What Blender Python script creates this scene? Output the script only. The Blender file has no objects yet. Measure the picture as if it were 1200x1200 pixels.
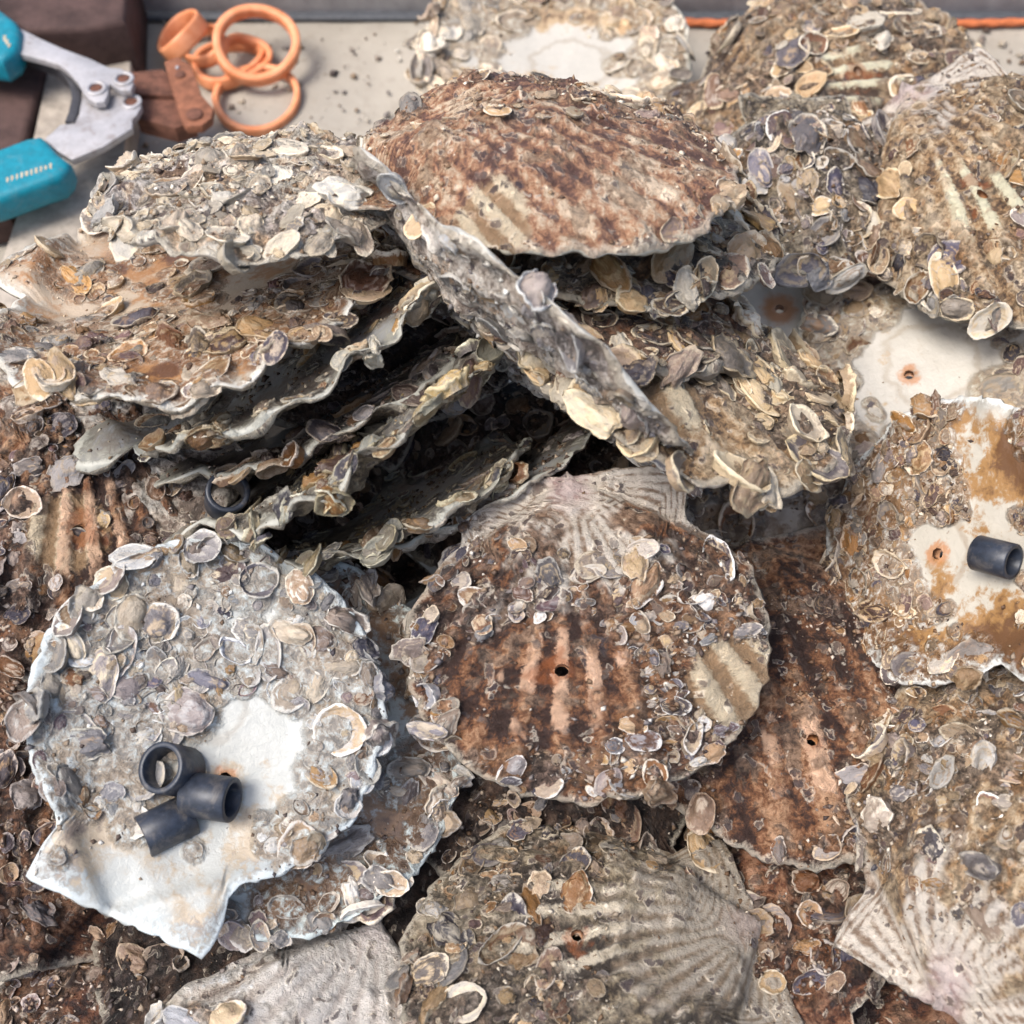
import bpy, bmesh, math, random
import numpy as np
from mathutils import Vector, Matrix

# ------------------------------------------------------------------ scene, camera, light
scene = bpy.context.scene
col = scene.collection
CM = 0.01                       # every length below is in centimetres
random.seed(7)
np.random.seed(7)

CAM_H = 45.0
PITCH = math.radians(58.0)      # below the horizon
FOV = math.radians(45.0)
TAN = math.tan(FOV / 2)
C0 = Vector((0, 0, CAM_H))
FWD = Vector((0, math.cos(PITCH), -math.sin(PITCH)))
UP = Vector((0, math.sin(PITCH), math.cos(PITCH)))
RIGHT = Vector((1, 0, 0))

cam_data = bpy.data.cameras.new('camera')
cam = bpy.data.objects.new('camera', cam_data)
col.objects.link(cam)
cam.location = C0 * CM
cam.rotation_euler = (math.pi / 2 - PITCH, 0, 0)
cam_data.sensor_width = 36.0
cam_data.sensor_fit = 'HORIZONTAL'
cam_data.angle = FOV
cam_data.clip_start = 0.01
cam_data.clip_end = 50.0
cam_data.dof.use_dof = True
cam_data.dof.focus_distance = 0.42
cam_data.dof.aperture_fstop = 11.0
scene.camera = cam

SUN_EL = math.radians(62)
SUN_AZ = math.radians(-112)      # compass-like: 0 = +Y, positive towards +X
world = bpy.data.worlds.new('World')
scene.world = world
world.use_nodes = True
wn = world.node_tree
sky = wn.nodes.new('ShaderNodeTexSky')
sky.sky_type = 'NISHITA'
sky.sun_disc = False
sky.sun_elevation = SUN_EL
sky.sun_rotation = SUN_AZ
sky.air_density = 1.0
sky.dust_density = 4.0
sky.ozone_density = 0.6
bgn = wn.nodes['Background']
bgn.inputs['Strength'].default_value = 0.115
wn.links.new(sky.outputs['Color'], bgn.inputs['Color'])

sun_data = bpy.data.lights.new('sun', 'SUN')
sun_data.energy = 1.5
sun_data.angle = math.radians(24)
sun_data.color = (1.0, 0.985, 0.96)
sun = bpy.data.objects.new('sun', sun_data)
col.objects.link(sun)
sd = Vector((math.sin(SUN_AZ) * math.cos(SUN_EL), math.cos(SUN_AZ) * math.cos(SUN_EL), math.sin(SUN_EL)))
sun.rotation_euler = sd.to_track_quat('Z', 'Y').to_euler()
sun.location = sd * 2

scene.cycles.max_bounces = 5
scene.cycles.diffuse_bounces = 2
scene.cycles.glossy_bounces = 2
scene.cycles.transmission_bounces = 1
scene.cycles.caustics_reflective = False
scene.cycles.caustics_refractive = False
vs = scene.view_settings
vs.view_transform = 'Standard'
vs.look = 'None'
vs.exposure = 1.08
vs.gamma = 1.0
vs.use_curve_mapping = False

# ------------------------------------------------------------------ helpers
def ray(px, py):
    u = (px - 600) / 600 * TAN
    v = (600 - py) / 600 * TAN
    return FWD + u * RIGHT + v * UP          # depth 1 along the view axis

def at_d(px, py, d):
    return C0 + ray(px, py) * d

def at_z(px, py, z):
    r = ray(px, py)
    return C0 + r * ((z - CAM_H) / r.z)

def hash3(ix, iy, iz, seed):
    h = (ix.astype(np.int64) * 374761393 + iy.astype(np.int64) * 668265263 + iz.astype(np.int64) * 2147483647 + seed * 974634777)
    h = (h ^ (h >> 13)) * 1274126177
    h = h & 0x7fffffff
    h = (h ^ (h >> 16)) & 0xffff
    return h / 65535.0 * 2 - 1

def vnoise(x, y, z, seed=0):
    x = np.asarray(x, float); y = np.asarray(y, float); z = np.asarray(z, float) + np.zeros_like(x)
    x0 = np.floor(x); y0 = np.floor(y); z0 = np.floor(z)
    fx = x - x0; fy = y - y0; fz = z - z0
    fx = fx * fx * (3 - 2 * fx); fy = fy * fy * (3 - 2 * fy); fz = fz * fz * (3 - 2 * fz)
    r = 0
    for a in (0, 1):
        for b in (0, 1):
            for c in (0, 1):
                w = (fx if a else 1 - fx) * (fy if b else 1 - fy) * (fz if c else 1 - fz)
                r = r + w * hash3(x0 + a, y0 + b, z0 + c, seed)
    return r

def fbm(x, y, z, seed=0, octv=3, gain=0.5):
    a = 1.0; t = 0
    for o in range(octv):
        t = t + a * vnoise(x * 2 ** o, y * 2 ** o, np.asarray(z) * 2 ** o, seed + o * 17)
        a *= gain
    return t

def sstep(a, b, x):
    t = np.clip((x - a) / (b - a), 0, 1)
    return t * t * (3 - 2 * t)

def mesh_from(name, verts, faces, mats, smooth=True, mat_idx=None):
    me = bpy.data.meshes.new(name)
    me.from_pydata([tuple(v) for v in verts], [], faces)
    for m in (mats if isinstance(mats, (list, tuple)) else [mats]):
        me.materials.append(m)
    if smooth:
        me.polygons.foreach_set('use_smooth', [True] * len(me.polygons))
    if mat_idx is not None:
        me.polygons.foreach_set('material_index', mat_idx)
    me.update()
    return me

def put(name, me, parent=None, matrix=None):
    o = bpy.data.objects.new(name, me)
    col.objects.link(o)
    if parent is not None:
        o.parent = parent
    if matrix is not None:
        o.matrix_basis = matrix
    return o

def tag(o, label=None, cat=None, group=None, kind=None):
    if label: o['label'] = label
    if cat: o['category'] = cat
    if group: o['group'] = group
    if kind: o['kind'] = kind
    return o

# ------------------------------------------------------------------ node helpers
class NT:
    def __init__(s, name):
        s.m = bpy.data.materials.new(name)
        s.m.use_nodes = True
        s.t = s.m.node_tree
        s.b = s.t.nodes['Principled BSDF']
    def n(s, typ, **kw):
        nd = s.t.nodes.new(typ)
        for k, v in kw.items():
            setattr(nd, k, v)
        return nd
    def put(s, sock, val):
        if hasattr(val, 'node'):
            s.t.links.new(val, sock)
        else:
            if sock.type == 'RGBA' and len(val) == 3:
                val = (*val, 1)
            sock.default_value = val
    def math(s, op, a, b=0.0, c=0.0, clamp=False):
        nd = s.n('ShaderNodeMath', operation=op); nd.use_clamp = clamp
        s.put(nd.inputs[0], a); s.put(nd.inputs[1], b); s.put(nd.inputs[2], c)
        return nd.outputs[0]
    def mix(s, f, a, b, mode='MIX'):
        nd = s.n('ShaderNodeMix', data_type='RGBA', blend_type=mode)
        s.put(nd.inputs[0], f); s.put(nd.inputs[6], a); s.put(nd.inputs[7], b)
        return nd.outputs[2]
    def noise(s, vec, scale, detail=4, rough=0.6, dist=0.0):
        nd = s.n('ShaderNodeTexNoise')
        if vec is not None: s.put(nd.inputs['Vector'], vec)
        nd.inputs['Scale'].default_value = scale
        nd.inputs['Detail'].default_value = detail
        nd.inputs['Roughness'].default_value = rough
        nd.inputs['Distortion'].default_value = dist
        return nd.outputs['Fac']
    def voro(s, vec, scale, feature='F1', out='Distance'):
        nd = s.n('ShaderNodeTexVoronoi', feature=feature)
        s.put(nd.inputs['Vector'], vec); nd.inputs['Scale'].default_value = scale
        return nd.outputs[out]
    def step(s, v, a, b):
        nd = s.n('ShaderNodeMapRange', interpolation_type='SMOOTHSTEP')
        s.put(nd.inputs[0], v)
        nd.inputs[1].default_value = a; nd.inputs[2].default_value = b
        nd.inputs[3].default_value = 0; nd.inputs[4].default_value = 1
        return nd.outputs[0]
    def ramp(s, v, stops):
        nd = s.n('ShaderNodeValToRGB')
        s.put(nd.inputs[0], v)
        cr = nd.color_ramp
        while len(cr.elements) < len(stops):
            cr.elements.new(0.5)
        for e, (p, c) in zip(cr.elements, stops):
            e.position = p; e.color = (*c, 1)
        return nd.outputs[0]
    def attr(s, name, out='Vector'):
        nd = s.n('ShaderNodeAttribute', attribute_name=name)
        return nd.outputs[out]
    def objco(s, offset=(0, 0, 0)):
        tc = s.n('ShaderNodeTexCoord')
        mp = s.n('ShaderNodeMapping')
        mp.inputs['Scale'].default_value = (100, 100, 100)
        mp.inputs['Location'].default_value = offset
        s.t.links.new(tc.outputs['Object'], mp.inputs['Vector'])
        return mp.outputs[0]
    def bump(s, h, strength=0.5, dist=0.001, prev=None):
        nd = s.n('ShaderNodeBump')
        nd.inputs['Strength'].default_value = strength
        nd.inputs['Distance'].default_value = dist
        s.put(nd.inputs['Height'], h)
        if prev is not None: s.put(nd.inputs['Normal'], prev)
        return nd.outputs[0]
    def done(s, color, rough=0.6, normal=None, spec=0.4):
        s.put(s.b.inputs['Base Color'], color)
        s.put(s.b.inputs['Roughness'], rough)
        s.b.inputs['Specular IOR Level'].default_value = spec
        if normal is not None: s.put(s.b.inputs['Normal'], normal)
        return s.m

OUT_PAL = {   # light tone, mid tone, dark tone, encrusting film, film amount
    'redbrown': ((.64, .49, .34), (.42, .215, .115), (.15, .075, .055), (.40, .26, .16), .40),
    'brown': ((.45, .26, .145), (.205, .088, .04), (.05, .026, .019), (.25, .175, .125), .34),
    'darkbrown': ((.33, .17, .095), (.145, .056, .028), (.038, .02, .016), (.20, .12, .075), .32),
    'beige': ((.61, .47, .31), (.37, .23, .115), (.10, .062, .04), (.40, .305, .20), .44),
    'olive': ((.44, .37, .26), (.23, .18, .115), (.06, .046, .034), (.29, .235, .17), .42),
    'gapshade': ((.13, .085, .06), (.055, .032, .022), (.018, .012, .01), (.09, .065, .05), .3),  # near-black tones: gap shadow put into the colour of the deepest shells
    'white': ((.76, .71, .64), (.58, .50, .42), (.26, .20, .16), (.58, .53, .46), .45),
    'chalk': ((.80, .74, .64), (.60, .49, .36), (.22, .14, .09), (.74, .68, .57), .62),
    'greyblue': ((.60, .59, .55), (.36, .33, .29), (.10, .085, .085), (.48, .47, .45), .52),
}
IN_PAL = {    # clean nacre, stain, dark stain, margin colour, stain threshold low / high
    'white':  ((.50, .465, .40), (.42, .30, .175), (.15, .09, .05), (.40, .38, .31), .51, .68),
    'bluebrown': ((.40, .42, .40), (.22, .13, .07), (.10, .06, .04), (.40, .455, .44), .42, .58),
    'blue':   ((.43, .435, .405), (.37, .30, .215), (.15, .115, .095), (.39, .43, .43), .52, .72),
    'rusty':  ((.44, .35, .255), (.33, .165, .065), (.10, .045, .026), (.42, .40, .34), .38, .56),
    'amber':  ((.48, .44, .365), (.30, .165, .062), (.11, .052, .025), (.48, .48, .44), .40, .54),
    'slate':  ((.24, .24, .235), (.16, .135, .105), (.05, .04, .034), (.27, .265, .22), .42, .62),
    'dim':    ((.36, .31, .25), (.19, .13, .085), (.06, .042, .03), (.22, .19, .15), .40, .58),
}
_mats = {}
def outer_mat(pal, seed, pale=0.0):
    key = ('o', pal, seed % 3, pale)
    if key in _mats: return _mats[key]
    li, mi, dk, film, amt = OUT_PAL[pal]
    q = NT('shell_outer_' + pal)
    oc = q.objco((13.7 * (seed % 3), 5.1 * (seed % 3), 2.0))
    sc = q.attr('shellco')
    sep = q.n('ShaderNodeSeparateXYZ'); q.put(sep.inputs[0], sc)
    th, s_, rho = sep.outputs
    nz = q.n('ShaderNodeSeparateXYZ'); q.put(nz.inputs[0], q.attr('grain'))
    big, mid, band = nz.outputs
    hd = q.attr('hole_dist', 'Fac')
    rib = q.attr('rib', 'Fac')
    fine = q.noise(oc, 4.2, 6, .72, .35)
    vn = q.n('ShaderNodeTexVoronoi', feature='F1')
    wob = q.n('ShaderNodeVectorMath', operation='ADD'); q.put(wob.inputs[0], oc)
    q.put(wob.inputs[1], q.attr('grain'))
    q.put(vn.inputs['Vector'], wob.outputs[0]); vn.inputs['Scale'].default_value = 2.1
    vd = q.math('ADD', vn.outputs['Distance'], q.math('MULTIPLY', q.math('SUBTRACT', fine, .5), .9))
    sepc = q.n('ShaderNodeSeparateColor'); q.put(sepc.inputs[0], vn.outputs['Color'])
    tone = q.math('ADD', q.math('MULTIPLY', big, .34), q.math('ADD', q.math('MULTIPLY', mid, .34), q.math('MULTIPLY', band, .22)))
    tone = q.math('ADD', tone, q.math('ADD', q.math('MULTIPLY', q.math('SUBTRACT', fine, .5), 1.15), q.math('MULTIPLY', q.math('SUBTRACT', rib, .35), .20)))
    c = q.ramp(tone, [(.20, tuple(v * .7 for v in dk)), (.36, dk), (.52, mi), (.70, li), (.88, tuple(min(.8, v * 1.2 + .04) for v in li))])
    # encrusting film in torn patches
    fsel = q.math('ADD', q.math('MULTIPLY', mid, .65), q.math('MULTIPLY', q.math('SUBTRACT', 1.0, fine), .45))
    fm = q.step(fsel, .88 - amt * .6, .96 - amt * .6)
    fcol = q.mix(q.step(fine, .36, .62), tuple(v * .28 for v in film), film)
    c = q.mix(q.math('MULTIPLY', fm, .7), c, fcol)
    ex = q.n('ShaderNodeSeparateXYZ'); q.put(ex.inputs[0], q.attr('crusted'))
    cr = q.step(q.math('ADD', ex.outputs[0], q.math('MULTIPLY', q.math('SUBTRACT', fine, .5), 1.2)), .30, .95)
    ccol = q.ramp(fine, [(.38, tuple(v * .09 for v in film)), (.48, tuple(v * .38 for v in film)), (.59, film), (.70, tuple(min(.8, v * 1.4 + .09) for v in film))])
    warm = q.mix(1.0, ccol, (.86, .56, .33), 'MULTIPLY')
    cold = q.mix(1.0, ccol, (.78, .76, .86), 'MULTIPLY')
    ccol = q.mix(q.step(mid, .46, .62), ccol, warm)
    ccol = q.mix(q.math('MULTIPLY', q.step(big, .5, .35), .7), ccol, cold)
    c = q.mix(q.math('MULTIPLY', cr, q.math('ADD', .45, q.math('MULTIPLY', q.step(band, .62, .42), .35))), c, ccol)
    lip = q.step(q.math('ADD', rho, q.math('MULTIPLY', q.math('SUBTRACT', fine, .5), .16)), .955, .995)
    c = q.mix(q.math('MULTIPLY', lip, .6), c, (.60, .54, .43))
    if pale:      # clean, chalky beak and ears
        ear = q.step(q.math('ABSOLUTE', th), .88, .95)
        pm = q.step(q.math('ADD', s_, q.math('MULTIPLY', q.math('SUBTRACT', mid, .5), .45)), pale + .12, pale - .08)
        pc = q.mix(q.step(q.math('ADD', q.math('SUBTRACT', fine, .5), q.math('ADD', q.math('MULTIPLY', rib, .55), q.math('MULTIPLY', band, .35))), .12, .55), (.27, .185, .125), (.70, .63, .54))
        pc = q.mix(q.math('MULTIPLY', q.step(s_, .17, .05), .5), pc, (.52, .37, .40))
        if pal == 'white': pc = q.mix(.48, pc, (.82, .79, .75))
        if pal == 'olive': pc = q.mix(.55, pc, mi)
        pm = q.math('MAXIMUM', pm, ear)
        c = q.mix(q.math('MULTIPLY', pm, .88), c, pc)
    crm = q.step(q.math('ADD', ex.outputs[2], q.math('MULTIPLY', q.math('SUBTRACT', fine, .5), 1.3)), .35, .75)
    crc = q.mix(q.step(q.math('ADD', rib, q.math('MULTIPLY', q.math('SUBTRACT', fine, .5), 1.5)), .25, .7), (.34, .22, .12), (.66, .55, .38))
    c = q.mix(q.math('MULTIPLY', crm, .85), c, crc)
    # tiny irregular scales: dark middles, pale edges
    sel = q.step(sepc.outputs[0], .58, .62)
    c = q.mix(q.math('MULTIPLY', q.math('MULTIPLY', q.step(vd, .34, .22), sel), .8), c, q.mix(sepc.outputs[1], (.055, .042, .05), (.20, .15, .12)))
    edge = q.math('MULTIPLY', q.math('MULTIPLY', q.step(vd, .26, .34), q.step(vd, .46, .38)), sel)
    c = q.mix(q.math('MULTIPLY', edge, q.math('MULTIPLY', sepc.outputs[2], .75)), c, (.55, .48, .38))
    # rubbed, rust-stained patch round the drill hole
    hn = q.math('ADD', hd, q.math('MULTIPLY', q.math('SUBTRACT', mid, .5), 1.8))
    clean = q.math('MULTIPLY', q.step(hn, 1.7, .9), q.step(q.math('ADD', rib, q.math('MULTIPLY', q.math('SUBTRACT', fine, .5), 1.6)), .40, .75))
    c = q.mix(q.math('MULTIPLY', clean, .82), c, tuple(min(.75, v * 1.3 + .10) for v in li))
    c = q.mix(q.math('MULTIPLY', q.step(q.math('ADD', hn, q.math('MULTIPLY', fine, .6)), .80, .25), .55), c, (.36, .11, .03))
    hh = q.math('ADD', fine, q.math('MULTIPLY', q.math('MULTIPLY', q.step(vd, .46, .34), sel), .12))
    nb = q.bump(hh, 1.0, .0028)
    _mats[key] = q.done(c, q.math('ADD', .20, q.math('MULTIPLY', fine, .48)), nb, .5)
    return _mats[key]

def inner_mat(pal, seed, rust=.42):
    key = ('i', pal, seed % 2, rust)
    if key in _mats: return _mats[key]
    cl, st, dk, mg, lo, hi = IN_PAL[pal]
    q = NT('shell_inner_' + pal)
    oc = q.objco((3.3 * (seed % 2), 7.7 * (seed % 2), 0))
    sep = q.n('ShaderNodeSeparateXYZ'); q.put(sep.inputs[0], q.attr('shellco'))
    th, s_, rho = sep.outputs
    nz = q.n('ShaderNodeSeparateXYZ'); q.put(nz.inputs[0], q.attr('grain'))
    big, mid, band = nz.outputs
    hd = q.attr('hole_dist', 'Fac')
    fine = q.noise(oc, 3.2, 5, .70, .3)
    ex = q.n('ShaderNodeSeparateXYZ'); q.put(ex.inputs[0], q.attr('crusted'))
    c = q.mix(q.math('MULTIPLY', q.step(fine, .36, .66), .22), cl, tuple(v * .76 for v in cl))
    # faint growth rings and the muscle scar
    c = q.mix(q.math('MULTIPLY', q.step(band, .40, .62), .22), c, tuple(v * .72 for v in cl))
    sc_ = q.math('ADD', ex.outputs[1], q.math('MULTIPLY', q.math('SUBTRACT', mid, .5), .3))
    c = q.mix(q.math('MULTIPLY', q.math('MULTIPLY', q.step(sc_, .82, .95), q.step(sc_, 1.12, .98)), .35), c, tuple(v * .6 for v in st))
    ring = q.math('ADD', q.math('ADD', q.math('MULTIPLY', big, .5), q.math('MULTIPLY', mid, .32)), q.math('MULTIPLY', q.math('SUBTRACT', fine, .5), .55))
    ring = q.math('ADD', ring, q.math('MULTIPLY', q.math('SUBTRACT', rho, .45), .30))
    ring = q.math('ADD', ring, .10)
    c = q.mix(q.step(ring, lo, hi), c, st)
    c = q.mix(q.math('MULTIPLY', q.step(ring, hi + .0, hi + .16), .9), c, dk)
    mgm = q.step(q.math('ADD', rho, q.math('MULTIPLY', q.math('SUBTRACT', fine, .5), .5)), .84, .98)
    c = q.mix(q.math('MULTIPLY', mgm, .8), c, q.mix(q.step(fine, .36, .6), tuple(v * .55 for v in mg), mg))
    cr = q.step(q.math('ADD', ex.outputs[0], q.math('MULTIPLY', q.math('SUBTRACT', fine, .5), 1.2)), .25, 1.0)
    ccol = q.ramp(fine, [(.38, tuple(v * .5 for v in dk)), (.49, tuple(.5 * (u + v) for u, v in zip(st, dk))), (.58, tuple(.3 * u + .7 * v for u, v in zip(st, mg))), (.68, tuple(min(.75, v * 1.35 + .07) for v in mg))])
    c = q.mix(q.math('MULTIPLY', cr, .75), c, ccol)
    lip = q.step(q.math('ADD', rho, q.math('MULTIPLY', q.math('SUBTRACT', fine, .5), .14)), .955, .99)
    c = q.mix(q.math('MULTIPLY', lip, .75), c, tuple(min(.7, v * 1.25 + .10) for v in mg))
    # thick clean hinge plate
    c = q.mix(q.math('MULTIPLY', q.step(s_, .20, .08), .6), c, tuple(min(.8, v * 1.04) for v in cl))
    dsp = q.step(fine, .35, .29)
    c = q.mix(q.math('MULTIPLY', dsp, .45), c, dk)
    hn = q.math('ADD', hd, q.math('MULTIPLY', q.math('SUBTRACT', fine, .5), .9))
    c = q.mix(q.math('MULTIPLY', q.step(hn, rust, rust * .35), .75), c, (.40, .155, .04))
    nb = q.bump(q.math('MULTIPLY', fine, q.math('ADD', .28, q.math('MULTIPLY', cr, .9))), .8, .0018)
    _mats[key] = q.done(c, q.math('ADD', .22, q.math('MULTIPLY', fine, .35)), nb, .5)
    return _mats[key]

def spat_mat():
    q = NT('oyster_spat')
    oi = q.n('ShaderNodeObjectInfo')
    rnd = oi.outputs['Random']; tint = oi.outputs['Color']
    rho = q.attr('rho', 'Fac'); gr = q.attr('growth', 'Fac')
    tc = q.n('ShaderNodeTexCoord')
    va = q.n('ShaderNodeVectorMath', operation='ADD')
    q.put(va.inputs[0], tc.outputs['Object'])
    cmb = q.n('ShaderNodeCombineXYZ'); q.put(cmb.inputs[0], q.math('MULTIPLY', rnd, 41.0)); q.put(cmb.inputs[1], q.math('MULTIPLY', rnd, 17.0))
    q.put(va.inputs[1], cmb.outputs[0])
    r2 = q.math('FRACT', q.math('MULTIPLY', rnd, 7.31))
    r3 = q.math('FRACT', q.math('MULTIPLY', rnd, 13.77))
    r4 = q.math('FRACT', q.math('MULTIPLY', rnd, 29.13))
    n1 = q.noise(va.outputs[0], 2.2, 5, .70, .4)
    pick = q.ramp(rnd, [(.0, (.085, .076, .112)), (.13, (.032, .027, .036)), (.25, (.16, .068, .026)), (.37, (.32, .18, .06)), (.50, (.112, .104, .128)), (.62, (.42, .30, .16)), (.72, (.15, .09, .095)), (.82, (.05, .03, .023)), (.91, (.225, .228, .242)), (1.0, (.62, .59, .54))])
    second = q.ramp(r2, [(.0, (.52, .42, .28)), (.30, (.26, .14, .06)), (.55, (.35, .345, .36)), (.8, (.46, .31, .13)), (1.0, (.68, .64, .56))])
    c = q.mix(q.math('MULTIPLY', q.step(q.math('ADD', n1, q.math('MULTIPLY', q.math('SUBTRACT', gr, .5), .55)), .48, .70), .75), pick, second)
    c = q.mix(q.math('MULTIPLY', q.step(n1, .38, .28), .7), c, (.035, .027, .026))
    pale = q.mix(r4, (.80, .78, .73), (.62, .53, .38))
    rm = q.step(q.math('ADD', rho, q.math('MULTIPLY', q.math('SUBTRACT', n1, .5), .65)), .86, .97)
    c = q.mix(q.math('MULTIPLY', rm, q.math('ADD', .2, q.math('MULTIPLY', r3, .7))), c, pale)
    whit = q.math('MULTIPLY', q.math('SUBTRACT', 1.0, oi.outputs['Alpha']), q.math('ADD', .45, q.math('MULTIPLY', n1, 1.1)))
    c = q.mix(whit, c, q.mix(r3, (.66, .61, .52), (.52, .44, .33)))
    c = q.mix(1.0, c, tint, 'MULTIPLY')
    nb = q.bump(q.math('ADD', n1, q.math('MULTIPLY', gr, .12)), .8, .0014)
    return q.done(c, q.math('ADD', .16, q.math('MULTIPLY', n1, .46)), nb, .55)

def crumb_mat():
    q = NT('shell_crumbs')
    r = q.attr('rnd', 'Fac')
    tint = q.n('ShaderNodeObjectInfo').outputs['Color']
    c = q.ramp(r, [(.0, (.05, .04, .042)), (.22, (.13, .075, .04)), (.42, (.28, .20, .13)), (.62, (.16, .14, .135)), (.82, (.44, .37, .28)), (1.0, (.72, .68, .60))])
    c = q.mix(1.0, c, tint, 'MULTIPLY')
    return q.done(c, .55, q.bump(q.noise(q.objco(), 14, 3, .7), .5, .0006), .4)

def plain(name, colr, rough=.6, spec=.4, nscale=3.0, var=.35, bump=.3, bdist=.0006, metal=0.0, fine=18.0, dust=0.0, dustcol=(.34, .29, .22)):
    q = NT(name)
    oc = q.objco()
    a = q.noise(oc, nscale, 5, .65); b = q.noise(oc, fine, 4, .7)
    t = q.math('ADD', q.math('MULTIPLY', a, .65), q.math('MULTIPLY', b, .35))
    dk = tuple(v * (1 - var) for v in colr); lt = tuple(min(.9, v * (1 + var * .6)) for v in colr)
    c = q.mix(q.step(t, .33, .67), dk, lt)
    if dust:
        d1 = q.noise(oc, 1.3, 6, .75, .6)
        c = q.mix(q.math('MULTIPLY', q.step(d1, .50, .66), dust), c, dustcol)
    m = q.done(c, q.math('ADD', rough - .1, q.math('MULTIPLY', b, .2)), q.bump(t, bump, bdist), spec)
    q.b.inputs['Metallic'].default_value = metal
    return m

M_SPAT = spat_mat()
M_CRUMB = crumb_mat()

# ------------------------------------------------------------------ setting: tray floor, wall behind
def tray_mat():
    q = NT('tray_floor')
    oc = q.objco()
    a = q.noise(oc, .12, 4, .6); b = q.noise(oc, 1.1, 5, .7); f = q.noise(oc, 11, 4, .75)
    c = q.mix(q.step(a, .35, .65), (.33, .295, .245), (.41, .37, .31))
    c = q.mix(q.math('MULTIPLY', q.step(b, .5, .75), .5), c, (.26, .22, .175))
    c = q.mix(q.math('MULTIPLY', q.step(f, .58, .72), .5), c, (.56, .52, .46))
    c = q.mix(q.math('MULTIPLY', q.step(f, .40, .28), .6), c, (.17, .14, .12))
    return q.done(c, .62, q.bump(q.math('ADD', q.math('MULTIPLY', f, .5), b), .35, .0008), .35)
M_TRAY = tray_mat()

def grid_sheet(name, x0, x1, y0, y1, z, nx, ny, mat, amp=0.0):
    xs = np.linspace(x0, x1, nx); ys = np.linspace(y0, y1, ny)
    X, Y = np.meshgrid(xs, ys)
    Z = z + amp * fbm(X.ravel() * .15, Y.ravel() * .15, 0, 5, 3)
    V = np.stack([X.ravel(), Y.ravel(), Z], 1) * CM
    F = [(j * nx + i, j * nx + i + 1, (j + 1) * nx + i + 1, (j + 1) * nx + i) for j in range(ny - 1) for i in range(nx - 1)]
    return put(name, mesh_from(name, V, F, mat))

WALL_Y = at_z(600, 21, 0).y
fl = grid_sheet('tray_floor', -62, 62, -25, WALL_Y + 8, 0, 63, 50, M_TRAY, .12)
tag(fl, kind='structure')

def box_obj(name, lo, hi, mat, bev=.15, parent=None, seg=2, matrix=None):
    bm = bmesh.new()
    bmesh.ops.create_cube(bm, size=1)
    lo = Vector(lo); hi = Vector(hi)
    for v in bm.verts:
        v.co = Vector(((lo[k] + hi[k]) / 2 + v.co[k] * (hi[k] - lo[k]) for k in range(3)))
    if bev:
        bmesh.ops.bevel(bm, geom=list(bm.edges), offset=bev, segments=seg, affect='EDGES', profile=.6)
    for v in bm.verts: v.co *= CM
    me = bpy.data.meshes.new(name); bm.to_mesh(me); bm.free()
    me.materials.append(mat)
    me.polygons.foreach_set('use_smooth', [True] * len(me.polygons))
    o = put(name, me, parent, matrix)
    return o

M_WALL = plain('tray_wall', (.34, .325, .32), .55, .4, .5, .35, .3, .0008)
w = box_obj('tray_wall', (-62, WALL_Y, -.3), (62, WALL_Y + 2.2, 6.0), M_WALL, .4)
tag(w, kind='structure')
M_SEAM = plain('dark_sealant', (.085, .09, .10), .6)
w2 = box_obj('tray_wall_seam', (-62, WALL_Y - .55, .1), (62, WALL_Y + .2, .42), M_SEAM, .12)
tag(w2, kind='structure')

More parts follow.
